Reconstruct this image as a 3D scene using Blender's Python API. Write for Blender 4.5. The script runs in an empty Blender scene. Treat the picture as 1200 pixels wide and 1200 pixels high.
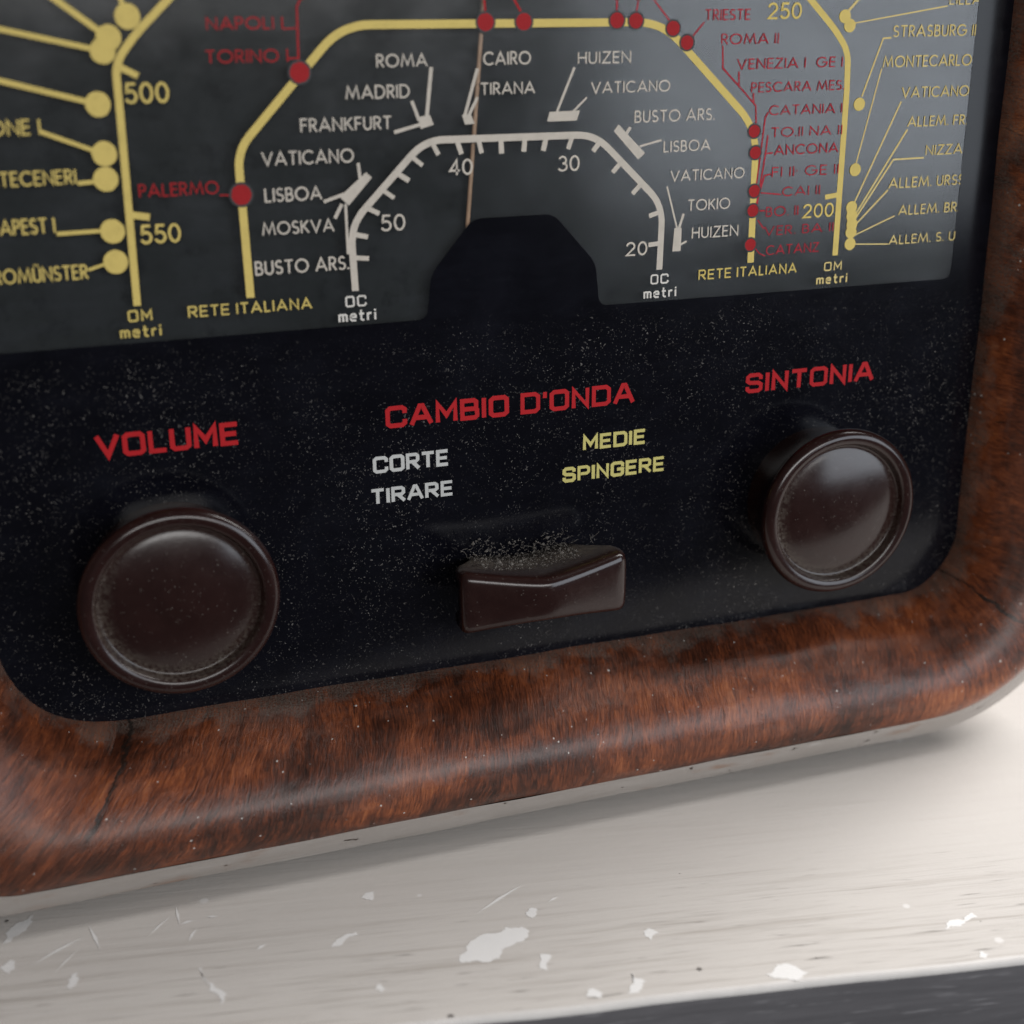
import bpy, bmesh, math, random
from mathutils import Vector, Matrix

random.seed(7)
S = 0.01                       # everything below is written in centimetres; 1 Blender unit = 1 m
SC = bpy.context.scene
COL = SC.collection

# ------------------------------------------------------------------ camera
cam_loc = Vector((-9.168, -26.277, 4.284))
yaw, pitch, roll = 0.33271, -0.35076, -0.00846
fwd = Vector((math.sin(yaw)*math.cos(pitch), math.cos(yaw)*math.cos(pitch), math.sin(pitch)))
rgt = Vector((math.cos(yaw), -math.sin(yaw), 0))
upv = rgt.cross(fwd)
cr = math.cos(roll)*rgt + math.sin(roll)*upv
cu = -math.sin(roll)*rgt + math.cos(roll)*upv
cd = bpy.data.cameras.new('camera'); cam = bpy.data.objects.new('camera', cd); COL.objects.link(cam)
m = Matrix.Identity(4)
for i in range(3):
    m[i][0] = cr[i]; m[i][1] = cu[i]; m[i][2] = -fwd[i]; m[i][3] = cam_loc[i]*S
cam.matrix_world = m
cd.sensor_width = 36; cd.lens = 36*1634.3/1200
cd.clip_start = 0.01; cd.clip_end = 50
cd.dof.use_dof = True; cd.dof.focus_distance = 0.292; cd.dof.aperture_fstop = 10.0
SC.camera = cam

# ------------------------------------------------------------------ world, lamps, exposure
w = bpy.data.worlds.new('World'); SC.world = w; w.use_nodes = True
bg = w.node_tree.nodes['Background']; bg.inputs[0].default_value = (0.92, 0.96, 1.0, 1); bg.inputs[1].default_value = 0.06

def area(name, loc, target, sx, sy, radiance, color):
    l = bpy.data.lights.new(name, 'AREA'); l.shape = 'RECTANGLE'; l.size = sx*S; l.size_y = sy*S
    l.energy = radiance*math.pi*sx*S*sy*S; l.color = color
    o = bpy.data.objects.new(name, l); COL.objects.link(o); o.location = Vector(loc)*S
    o.rotation_euler = (Vector(target)-Vector(loc)).to_track_quat('-Z', 'Y').to_euler()
    return o
area('sky_light', (78, 8, 58), (2, -4, -10), 44, 70, 17.0, (1.0, 0.98, 0.96))         # broad soft daylight from the right, a little behind
area('front_light', (0, -92, 23), (0, 0, -4), 76, 24, 7.4, (1.0, 0.985, 0.97))         # added fill lamp from the front, brightens the dial inks
area('window_light', (82, -88, 16), (4, 0, -4), 84, 66, 3.9, (0.84, 0.91, 1.0))        # soft daylight from the front right
SC.view_settings.view_transform = 'Standard'; SC.view_settings.look = 'None'
SC.view_settings.exposure = 0; SC.view_settings.gamma = 1; SC.view_settings.use_curve_mapping = False
SC.render.engine = 'CYCLES'; SC.cycles.denoising_input_passes = 'RGB'
SC.cycles.max_bounces = 8; SC.cycles.transparent_max_bounces = 12

# ------------------------------------------------------------------ node helpers
class NT:
    def __init__(self, name):
        self.m = bpy.data.materials.new(name); self.m.use_nodes = True
        self.t = self.m.node_tree; self.t.nodes.clear()
        self.out = self.n('ShaderNodeOutputMaterial')
    def n(self, typ, **kw):
        x = self.t.nodes.new(typ)
        for k, v in kw.items(): setattr(x, k, v)
        return x
    def put(self, sock, v):
        if isinstance(v, bpy.types.NodeSocket): self.t.links.new(v, sock)
        else:
            if isinstance(v, tuple) and len(v) == 3 and sock.type == 'RGBA': v = (*v, 1)
            sock.default_value = v
    def math(self, op, a, b=0.0, clamp=False):
        x = self.n('ShaderNodeMath', operation=op, use_clamp=clamp); self.put(x.inputs[0], a); self.put(x.inputs[1], b); return x.outputs[0]
    def mul(self, a, b): return self.math('MULTIPLY', a, b)
    def add(self, a, b): return self.math('ADD', a, b)
    def step(self, v, a, b, lo=0.0, hi=1.0):
        x = self.n('ShaderNodeMapRange', interpolation_type='SMOOTHSTEP'); self.put(x.inputs[0], v)
        for i, q in enumerate((a, b, lo, hi)): x.inputs[i+1].default_value = q
        return x.outputs[0]
    def map(self, vec, scale=(1, 1, 1), loc=(0, 0, 0), rot=(0, 0, 0)):
        x = self.n('ShaderNodeMapping'); self.put(x.inputs[0], vec); x.inputs[1].default_value = loc; x.inputs[2].default_value = rot; x.inputs[3].default_value = scale
        return x.outputs[0]
    def noise(self, vec, scale=1.0, detail=3.0, rough=0.55, dist=0.0):
        x = self.n('ShaderNodeTexNoise'); self.put(x.inputs['Vector'], vec)
        x.inputs['Scale'].default_value = scale; x.inputs['Detail'].default_value = detail
        x.inputs['Roughness'].default_value = rough; x.inputs['Distortion'].default_value = dist
        return x.outputs[0]
    def noise_col(self, vec, scale):
        x = self.n('ShaderNodeTexNoise'); self.put(x.inputs['Vector'], vec); x.inputs['Scale'].default_value = scale; return x.outputs[1]
    def math_vec(self, a, b, amt):
        m1 = self.n('ShaderNodeVectorMath', operation='MULTIPLY_ADD'); self.put(m1.inputs[0], b); m1.inputs[1].default_value = (amt, amt, amt); self.put(m1.inputs[2], a); return m1.outputs[0]
    def mix(self, f, a, b):
        x = self.n('ShaderNodeMix', data_type='RGBA'); self.put(x.inputs[0], f); self.put(x.inputs[6], a); self.put(x.inputs[7], b); return x.outputs[2]
    def ramp(self, f, stops):
        x = self.n('ShaderNodeValToRGB'); self.put(x.inputs[0], f); e = x.color_ramp.elements
        while len(e) < len(stops): e.new(0.5)
        for el, (p, c) in zip(e, stops): el.position = p; el.color = (*c, 1)
        return x.outputs[0]
    def uv(self): return self.n('ShaderNodeTexCoord').outputs['UV']
    def obj(self): return self.map(self.n('ShaderNodeTexCoord').outputs['Object'], (100, 100, 100))
    def specks(self, vec, scale, size, keep):
        """tiny irregular grains: one per Voronoi cell, most cells left empty, sizes random"""
        v = self.n('ShaderNodeTexVoronoi'); self.put(v.inputs['Vector'], vec); v.inputs['Scale'].default_value = scale
        sp = self.n('ShaderNodeSeparateColor'); self.put(sp.inputs[0], v.outputs['Color'])
        lim = self.mul(self.math('POWER', sp.outputs[0], 3.0), size)
        a = self.math('LESS_THAN', v.outputs['Distance'], lim)
        return self.mul(a, self.math('LESS_THAN', sp.outputs[1], keep))
    def principled(self, color, rough, **kw):
        p = self.n('ShaderNodeBsdfPrincipled'); self.put(p.inputs['Base Color'], color); self.put(p.inputs['Roughness'], rough)
        for k, v in kw.items(): self.put(p.inputs[k.replace('_', ' ')], v)
        return p
    def bump(self, h, strength, dist):
        b = self.n('ShaderNodeBump'); self.put(b.inputs['Height'], h); b.inputs['Strength'].default_value = strength; b.inputs['Distance'].default_value = dist*S
        return b.outputs[0]
    def done(self, sh):
        self.t.links.new(sh.outputs[0] if hasattr(sh, 'outputs') else sh, self.out.inputs[0]); return self.m

def sep(k, vec):
    s = k.n('ShaderNodeSeparateXYZ'); k.put(s.inputs[0], vec); return s.outputs

# ------------------------------------------------------------------ materials
def mat_wood():
    k = NT('walnut_veneer'); uv = k.uv(); x, v, _ = sep(k, uv)
    warp = k.noise(uv, 0.35, 3)
    cmb = k.n('ShaderNodeCombineXYZ')
    k.put(cmb.inputs[0], k.add(x, k.add(k.mul(v, 0.16), k.mul(warp, 0.7)))); k.put(cmb.inputs[1], v)
    g = cmb.outputs[0]
    streak = k.noise(k.map(g, (10, 1.5, 1)), 1.0, 4, 0.68)
    fine = k.noise(k.map(g, (25, 3.4, 1)), 1.0, 4, 0.7)
    blotch = k.noise(k.map(uv, (0.30, 0.55, 1), (3, 1, 0)), 1.0, 4, 0.6, 0.6)
    figure = k.noise(k.map(g, (2.6, 0.7, 1)), 1.0, 4, 0.6)
    pores = k.noise(k.map(g, (58, 7, 1)), 1.0, 2, 0.5)
    f = k.add(k.mul(k.add(streak, -0.5), 0.42), k.add(k.mul(k.add(fine, -0.5), 0.78), k.add(k.mul(k.add(figure, -0.5), 0.55), k.mul(k.add(blotch, -0.5), 0.85))))
    f = k.add(f, 0.445)
    col = k.ramp(f, [(0.16, (0.014, 0.0055, 0.0035)), (0.34, (0.052, 0.0150, 0.0070)), (0.48, (0.118, 0.0305, 0.0115)), (0.62, (0.215, 0.057, 0.0185)), (0.84, (0.38, 0.130, 0.046))])
    col = k.mix(k.step(pores, 0.40, 0.32, 0, 0.8), col, (0.012, 0.006, 0.004))
    crack = k.mul(k.step(k.noise(k.map(g, (9, 0.45, 1), (2, 9, 0)), 1.0, 3, 0.6), 0.655, 0.70), k.step(blotch, 0.45, 0.6))
    col = k.mix(k.mul(crack, 0.8), col, (0.012, 0.006, 0.005))
    # worn ground-in dirt on the inner lip
    dirt = k.noise(uv, 1.3, 5, 0.62)
    reach = k.noise(k.map(uv, (0.16, 0.1, 1), (6, 2, 0)), 1.0, 3)
    lip = k.step(k.add(v, k.add(k.mul(k.add(dirt, -0.5), 2.4), k.mul(k.add(reach, -0.5), 3.0))), 1.30, 0.70)
    grit = k.noise(uv, 22, 3, 0.6)
    col = k.mix(k.mul(lip, k.step(grit, 0.38, 0.62, 0.08, 0.72)), col, (0.12, 0.10, 0.082))
    # scuffed, slightly bleached varnish patches
    haze = k.mul(k.step(k.noise(k.map(uv, (0.45, 1.1, 1), (7, 2, 0)), 1.0, 5, 0.65), 0.50, 0.72), 0.16)
    col = k.mix(haze, col, (0.22, 0.15, 0.125))
    # mitre seams at the corners, drawn as a dark irregular crack
    wob = k.mul(k.add(k.noise(uv, 2.2, 4), -0.5), 0.5)
    for u0 in SEAMS:
        d = k.math('ABSOLUTE', k.add(k.add(x, -u0), wob))
        col = k.mix(k.mul(k.step(d, 0.06, 0.015), k.step(v, 3.6, 2.6, 0.0, 0.9)), col, (0.012, 0.008, 0.006))
    sp = k.math('MAXIMUM', k.specks(uv, 5.0, 0.17, 0.22), k.specks(k.map(uv, loc=(5, 3, 0)), 11, 0.24, 0.14))
    col = k.mix(k.mul(sp, 0.75), col, (0.55, 0.52, 0.48))
    rough = k.add(k.mul(k.noise(uv, 3.0, 5, 0.65), 0.26), k.add(0.22, k.add(k.mul(lip, 0.35), k.mul(haze, 0.3))))
    nrm = k.bump(k.add(k.mul(fine, 0.8), k.add(k.mul(streak, 0.6), k.add(k.mul(crack, -0.8), k.add(k.mul(dirt, 0.6), k.mul(k.noise(uv, 0.8, 2), 3.0))))), 0.6, 0.035)
    return k.done(k.principled(col, rough, Normal=nrm, Coat_Weight=k.math('SUBTRACT', 0.16, k.mul(lip, 0.16)), Coat_Roughness=0.24, Specular_IOR_Level=0.38))

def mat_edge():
    k = NT('painted_table_reflection'); uv = k.uv()  # pale tone paints the white table's reflection on varnished wood; chips are wear
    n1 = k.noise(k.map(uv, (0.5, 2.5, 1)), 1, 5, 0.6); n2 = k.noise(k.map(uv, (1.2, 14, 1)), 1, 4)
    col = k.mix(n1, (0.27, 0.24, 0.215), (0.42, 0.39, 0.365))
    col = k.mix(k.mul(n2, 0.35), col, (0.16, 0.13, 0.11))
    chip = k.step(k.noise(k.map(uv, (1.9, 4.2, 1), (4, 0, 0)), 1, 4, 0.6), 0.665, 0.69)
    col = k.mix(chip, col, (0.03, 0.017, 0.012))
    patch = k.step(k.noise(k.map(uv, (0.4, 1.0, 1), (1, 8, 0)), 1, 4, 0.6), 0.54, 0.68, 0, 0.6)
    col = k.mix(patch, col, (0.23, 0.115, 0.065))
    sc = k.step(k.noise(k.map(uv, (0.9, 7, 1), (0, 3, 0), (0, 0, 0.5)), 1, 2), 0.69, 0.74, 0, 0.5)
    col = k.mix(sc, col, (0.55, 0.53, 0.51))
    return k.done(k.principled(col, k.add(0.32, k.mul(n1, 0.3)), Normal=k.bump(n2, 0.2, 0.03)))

def mat_plate():
    k = NT('slate_dial_plate'); o = k.obj()
    n = k.noise(o, 0.5, 5, 0.62); b = k.noise(k.map(o, loc=(3, 0, 9)), 1.6, 6, 0.7)
    f = k.noise(k.map(o, (3, 1, 9)), 3.0, 3)
    col = k.mix(n, (0.021, 0.024, 0.0255), (0.036, 0.041, 0.043))
    col = k.mix(k.step(b, 0.50, 0.70, 0, 0.65), col, (0.012, 0.0135, 0.015))
    col = k.mix(k.step(f, 0.58, 0.8, 0, 0.25), col, (0.05, 0.052, 0.055))
    return k.done(k.principled(col, 0.5, Specular_IOR_Level=0.0))

def mat_glass(panel=False):
    """thin dusty glass: clear sheet + mirror film + dust film and grains lying on it"""
    k = NT('dusty_black_panel' if panel else 'dusty_dial_glass'); o = k.obj()
    tr = k.n('ShaderNodeBsdfTransparent'); gl = k.n('ShaderNodeBsdfGlossy'); gl.inputs['Roughness'].default_value = 0.22
    gl2 = k.n('ShaderNodeBsdfGlossy'); gl2.inputs['Roughness'].default_value = 0.03
    grime = k.noise(k.map(o, (1, 1, 1.3)), 0.45, 6, 0.66, 0.5); smear = k.noise(k.map(o, (0.9, 1, 4.5)), 1.0, 5, 0.65)
    k.put(gl.inputs['Roughness'], k.add(0.09, k.mul(grime, 0.16)))
    fr = k.n('ShaderNodeFresnel'); fr.inputs[0].default_value = 1.5
    a = k.n('ShaderNodeMixShader'); k.put(a.inputs[0], k.mul(k.mul(fr.outputs[0], k.add(0.95, k.mul(k.add(k.mul(grime, 0.8), k.mul(smear, 0.4)), 1.0))), k.step(sep(k, o)[2], -3.4, -1.6, 0.32, 1.0))); k.put(a.inputs[1], tr.outputs[0]); k.put(a.inputs[2], gl.outputs[0])
    if panel:
        bk = k.noise(o, 0.7, 5, 0.65)
        a = k.principled(k.mix(bk, (0.0016, 0.0016, 0.0025), (0.0045, 0.0045, 0.008)), k.add(0.09, k.mul(bk, 0.10)), Specular_IOR_Level=0.22)
    film = k.n('ShaderNodeBsdfDiffuse'); film.inputs[0].default_value = (0.34, 0.37, 0.52, 1)
    b = k.n('ShaderNodeMixShader'); k.put(b.inputs[0], k.mul(k.step(k.add(k.mul(grime, 0.6), k.mul(smear, 0.4)), 0.42, 0.66), 0.006 if panel else 0.011)); k.put(b.inputs[1], a.outputs[0]); k.put(b.inputs[2], film.outputs[0])
    dens = k.step(k.noise(k.map(o, (0.6, 1, 0.6), (1, 0, 2)), 0.8, 5, 0.65), 0.40, 0.64, 0.22, 1.0)
    o2 = k.map(o, (1, 0, 1)); o2 = k.math_vec(o2, k.noise_col(o2, 3.0), 0.35)
    s = k.math('MAXIMUM', k.specks(o2, 19, 0.36, 0.5), k.mul(k.specks(k.map(o2, loc=(2, 5, 1)), 33, 0.55, 0.5), k.step(sep(k, o)[2], -1.5, -2.4)))
    s = k.math('MAXIMUM', s, k.specks(k.map(o2, loc=(7, 5, 2)), 8.0, 0.17, 0.16))
    xz = sep(k, o)
    low = k.step(xz[2], -1.4, -2.2, 0.05, 1.0)
    var = k.step(k.noise(k.map(o, loc=(4, 4, 4)), 6.0, 3), 0.4, 0.65, 0.25, 1.0)
    s = k.mul(k.mul(s, k.mul(var, k.math('MULTIPLY', dens, low))), 0.30)
    dust = k.n('ShaderNodeBsdfDiffuse'); dust.inputs[0].default_value = (0.50, 0.47, 0.44, 1)
    c = k.n('ShaderNodeMixShader'); k.put(c.inputs[0], s); k.put(c.inputs[1], b.outputs[0]); k.put(c.inputs[2], dust.outputs[0])
    return k.done(c)

def mat_ink(name, col, worn=0.12):
    k = NT(name); o = k.obj()
    n = k.noise(o, 5, 5, 0.65)
    c = k.mix(k.step(n, 0.42, 0.75, 0, worn), col, tuple(q*0.25 for q in col))
    return k.done(k.principled(c, 0.6, Specular_IOR_Level=0.2))

def mat_bakelite(groove):
    k = NT('brown_bakelite'); o = k.obj(); x, y, z = sep(k, o)
    n = k.noise(o, 1.6, 5, 0.65); g = k.noise(o, 14, 4, 0.65)
    col = k.mix(n, (0.0100, 0.0034, 0.0030), (0.023, 0.0075, 0.0063))
    if groove:
        r = k.math('SQRT', k.add(k.mul(x, x), k.mul(z, z)))
        ring = k.mul(k.step(r, 1.18, 1.50), k.step(r, 1.64, 1.56))
        lowf = k.step(k.add(z, k.mul(x, 0.5)), 1.0, -1.3, 0.25, 1.0)
        d = k.mul(k.mul(ring, lowf), k.step(g, 0.38, 0.66, 0.03, 0.38))
        film = k.mul(k.mul(k.step(r, 1.62, 1.5), k.step(k.noise(o, 3.0, 5, 0.7), 0.4, 0.75)), 0.01)
    else:
        top = k.step(sep(k, k.n('ShaderNodeNewGeometry').outputs['Normal'])[2], 0.5, 0.9)
        back = k.step(y, -1.5, -0.7, 0.04, 1.0)
        d = k.mul(k.mul(top, back), k.step(k.noise(o, 9, 5, 0.7), 0.36, 0.62, 0.15, 0.7))
        film = k.mul(k.step(n, 0.45, 0.75), 0.02)
    col = k.mix(k.math('MAXIMUM', d, film), col, (0.17, 0.145, 0.115))
    s = k.math('MAXIMUM', k.specks(o, 12, 0.24, 0.35), k.specks(k.map(o, loc=(3, 1, 6)), 24, 0.34, 0.35))
    col = k.mix(k.mul(s, 0.2), col, (0.34, 0.31, 0.27))
    rough = k.add(k.add(0.14, k.mul(n, 0.13)), k.mul(d, 0.5))
    return k.done(k.principled(col, rough, Normal=k.bump(g, 0.04, 0.02), Specular_IOR_Level=0.5))

def mat_table():
    k = NT('whitewashed_board'); uv = k.uv()
    a = k.noise(k.map(uv, (0.14, 4.5, 1)), 1, 6, 0.62, 0.15); b = k.noise(k.map(uv, (0.45, 15, 1), (3, 3, 0)), 1, 4, 0.6)
    c = k.noise(k.map(uv, (0.08, 0.25, 1)), 1, 4, 0.55); d = k.noise(k.map(uv, (0.8, 9, 1), (9, 1, 0)), 1, 3, 0.5)
    _, y, _ = sep(k, uv)
    near = k.step(y, 4.5, 0.6, 0.15, 1.0)
    col = k.mix(c, (0.555, 0.52, 0.485), (0.65, 0.612, 0.575))
    col = k.mix(k.mul(k.step(a, 0.50, 0.72), k.mul(near, 0.7)), col, (0.33, 0.29, 0.25))
    col = k.mix(k.mul(k.step(b, 0.52, 0.75), k.mul(near, 0.65)), col, (0.33, 0.30, 0.27))
    col = k.mix(k.mul(k.step(d, 0.64, 0.74), k.mul(near, 0.7)), col, (0.14, 0.125, 0.11))
    e = k.noise(k.map(uv, (0.30, 26, 1), (1, 5, 0)), 1, 3, 0.6); e2 = k.noise(k.map(uv, (0.5, 0.9, 1), (4, 4, 0)), 1, 3)
    col = k.mix(k.mul(k.mul(k.step(e, 0.58, 0.68), k.step(e2, 0.38, 0.6)), k.mul(near, 0.6)), col, (0.22, 0.195, 0.17))
    spots = k.mul(k.specks(uv, 1.7, 0.12, 0.25), 0.8)
    col = k.mix(spots, col, (0.07, 0.06, 0.055))
    sp2 = k.specks(k.map(uv, loc=(3, 7, 0)), 1.6, 0.2, 0.25)
    col = k.mix(k.mul(sp2, 0.7), col, (0.78, 0.76, 0.74))
    return k.done(k.principled(col, k.add(0.42, k.mul(c, 0.2)), Normal=k.bump(k.add(a, k.mul(b, 0.6)), 0.25, 0.03)))

def mat_table_front():
    k = NT('grey_board_edge'); uv = k.uv()
    a = k.noise(k.map(uv, (0.25, 3.5, 1)), 1, 6, 0.65, 0.3); b = k.noise(k.map(uv, (0.9, 8, 1), (3, 3, 0), (0, 0, 0.12)), 1, 4, 0.6)
    col = k.mix(a, (0.045, 0.043, 0.047), (0.165, 0.157, 0.165)); col = k.mix(k.step(b, 0.55, 0.75, 0, 0.6), col, (0.30, 0.29, 0.30))
    return k.done(k.principled(col, 0.6, Normal=k.bump(a, 0.3, 0.04)))

def mat_plain(name, col, rough=0.6, var=0.3, scale=3.0, **kw):
    k = NT(name); o = k.obj(); n = k.noise(o, scale, 5, 0.6)
    return k.done(k.principled(k.mix(n, tuple(c*(1-var) for c in col), tuple(c*(1+var) for c in col)), rough, **kw))

# ------------------------------------------------------------------ mesh helpers
def mesh_obj(name, verts, faces, mat, parent=None, smooth=False, uvs=None, loc=(0, 0, 0)):
    me = bpy.data.meshes.new(name)
    me.from_pydata([(x*S, y*S, z*S) for x, y, z in verts], [], faces); me.update()
    if uvs:
        l = me.uv_layers.new(name='UVMap')
        for p in me.polygons:
            for li in p.loop_indices: l.data[li].uv = uvs[me.loops[li].vertex_index]
    for mm in (mat if isinstance(mat, (list, tuple)) else [mat]): me.materials.append(mm)
    if smooth: me.shade_smooth()
    o = bpy.data.objects.new(name, me); COL.objects.link(o); o.location = Vector(loc)*S
    if parent:
        o.parent = parent
        if parent.name == 'vintage_radio': o.location -= parent.location
    return o

def fix_normals(o):
    bm = bmesh.new(); bm.from_mesh(o.data); bmesh.ops.recalc_face_normals(bm, faces=bm.faces); bm.to_mesh(o.data); bm.free()

def ribbon(V, F, pts, width, y, closed=False, jit=0.0):
    """a flat painted stroke of even width along 2-D points, mitred at its bends, facing -Y"""
    n = len(pts)
    if n < 2: return
    hw = width/2; base = len(V)
    P = [Vector(p) for p in pts]
    for i, p in enumerate(P):
        a = P[i-1] if (i > 0 or closed) else None
        b = P[(i+1) % n] if (i < n-1 or closed) else None
        d1 = (p-a).normalized() if a is not None else None
        d2 = (b-p).normalized() if b is not None else None
        if d1 is None: d1 = d2
        if d2 is None: d2 = d1
        t = d1+d2
        if t.length < 1e-4: t = d1.copy()
        t.normalize(); nn = Vector((-t.y, t.x))
        c = max(0.45, t.dot(d1)); off = hw/c
        ext = Vector((0, 0))
        if not closed and i == 0: ext = -d2*hw*0.55
        if not closed and i == n-1: ext = d1*hw*0.55
        j = lambda: random.uniform(-jit, jit)
        for sgn in (1, -1):
            q = p+ext+nn*off*sgn
            V.append((q.x+j(), y, q.y+j()))
    for i in range(n-1 if not closed else n):
        k0 = base+2*i; k1 = base+2*((i+1) % n)
        F.append((k0, k0+1, k1+1, k1))

def disc(V, F, cx, cz, r, y, n=28, wob=0.0):
    b = len(V)
    for i in range(n):
        a = 2*math.pi*i/n; rr = r*(1+random.uniform(-wob, wob))
        V.append((cx+rr*math.cos(a), y, cz+rr*math.sin(a)))
    F.append(tuple(range(b, b+n)))

def rounded(pts, r, seg=6):
    """round the inner corners of an open polyline"""
    out = [pts[0]]
    for i in range(1, len(pts)-1):
        p = Vector(pts[i]); a = Vector(pts[i-1])-p; b = Vector(pts[i+1])-p
        d = min(r, a.length*0.45, b.length*0.45)
        s, e = p+a.normalized()*d, p+b.normalized()*d
        for q in range(seg+1):
            t = q/seg; out.append(tuple((1-t)**2*s+2*t*(1-t)*p+t*t*e))
    return out+[pts[-1]]

# ------------------------------------------------------------------ stroke lettering
def arc(cx, cy, rx, ry, a0, a1, n=14):
    return [(cx+rx*math.cos(math.radians(a0+(a1-a0)*i/n)), cy+ry*math.sin(math.radians(a0+(a1-a0)*i/n))) for i in range(n+1)]
ROUND = {   # the narrow-and-round poster lettering of the station names: (strokes, width)
 'A': ([[(0, 0), (.43, 1), (.86, 0)], [(.15, .3), (.71, .3)]], .86),
 'B': ([[(0, 0), (0, 1), (.22, 1)]+arc(.24, .76, .22, .24, 80, -90)+[(.13, .52)], [(.22, .52)]+arc(.26, .26, .26, .26, 80, -90)+[(.02, 0)]], .52),
 'C': ([arc(.48, .5, .48, .5, 48, 312, 20)], .82),
 'D': ([[(0, 0), (0, 1), (.22, 1)]+arc(.25, .5, .47, .5, 85, -85, 16)+[(.22, 0), 'c']], .72),
 'E': ([[(.46, 1), (0, 1), (0, 0), (.46, 0)], [(0, .52), (.42, .52)]], .46),
 'F': ([[(.45, 1), (0, 1), (0, 0)], [(0, .52), (.4, .52)]], .45),
 'G': ([arc(.48, .5, .48, .5, 48, 350, 20)+[(.96, .5), (.55, .5)]], .96),
 'H': ([[(0, 0), (0, 1)], [(.62, 0), (.62, 1)], [(0, .52), (.62, .52)]], .62),
 'I': ([[(0, 0), (0, 1)]], 0.0),
 'K': ([[(0, 0), (0, 1)], [(.55, 1), (0.04, .45)], [(.18, .58), (.6, 0)]], .6),
 'L': ([[(0, 1), (0, 0), (.42, 0)]], .42),
 'M': ([[(0, 0), (.17, 1), (.52, .12), (.87, 1), (1.04, 0)]], 1.04),
 'N': ([[(0, 0), (0, 1), (.7, 0), (.7, 1)]], .7),
 'O': ([arc(.5, .5, .5, .5, 0, 346, 26)+['c']], 1.0),
 'P': ([[(0, 0), (0, 1), (.22, 1)]+arc(.24, .74, .24, .26, 80, -90)+[(.13, .48)]], .48),
 'R': ([[(0, 0), (0, 1), (.22, 1)]+arc(.24, .74, .24, .26, 80, -90)+[(.13, .48)], [(.2, .48), (.52, 0)]], .52),
 'S': ([arc(.25, .75, .23, .25, 40, 250, 12)+arc(.25, .25, .25, .25, 75, -145, 12)], .5),
 'T': ([[(0, 1), (.6, 1)], [(.3, 1), (.3, 0)]], .6),
 'U': ([[(0, 1), (0, .3)]+arc(.29, .3, .29, .3, 190, 350)+[(.58, .3), (.58, 1)]], .58),
 'V': ([[(0, 1), (.4, 0), (.8, 1)]], .8),
 'Z': ([[(0.03, 1), (.6, 1), (0, 0), (.62, 0)]], .62),
 '0': ([arc(.3, .5, .3, .5, 0, 346, 26)+['c']], .6),
 '2': ([arc(.29, .71, .28, .29, 165, -30, 14)+[(0, 0), (.6, 0)]], .6),
 '3': ([arc(.28, .74, .25, .26, 150, -80, 12), arc(.28, .27, .3, .27, 85, -150, 12)], .56),
 '4': ([[(.46, 0), (.46, 1), (0, .27), (.62, .27)]], .62),
 '5': ([[(.52, 1), (.12, 1), (.07, .56)]+arc(.27, .31, .29, .31, 125, -150, 14)], .56),
 '.': ([[(0, 0), (0, .06)]], 0.0), '·': ([[(0, .5), (0, .56)]], 0.0), "'": ([[(0, 1.0), (0, .78)]], 0.0),
}
ROUND['\u00dc'] = (ROUND['U'][0]+[[(.16, 1.2), (.16, 1.26)], [(.42, 1.2), (.42, 1.26)]], .58)
def rr(x0, y0, x1, y1, c):     # chamfered loop
    return [(x0+c, y0), (x1-c, y0), (x1, y0+c), (x1, y1-c), (x1-c, y1), (x0+c, y1), (x0, y1-c), (x0, y0+c), 'c']
SQUARE = dict(ROUND)           # the engraver's lettering with flat-sided curves
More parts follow.
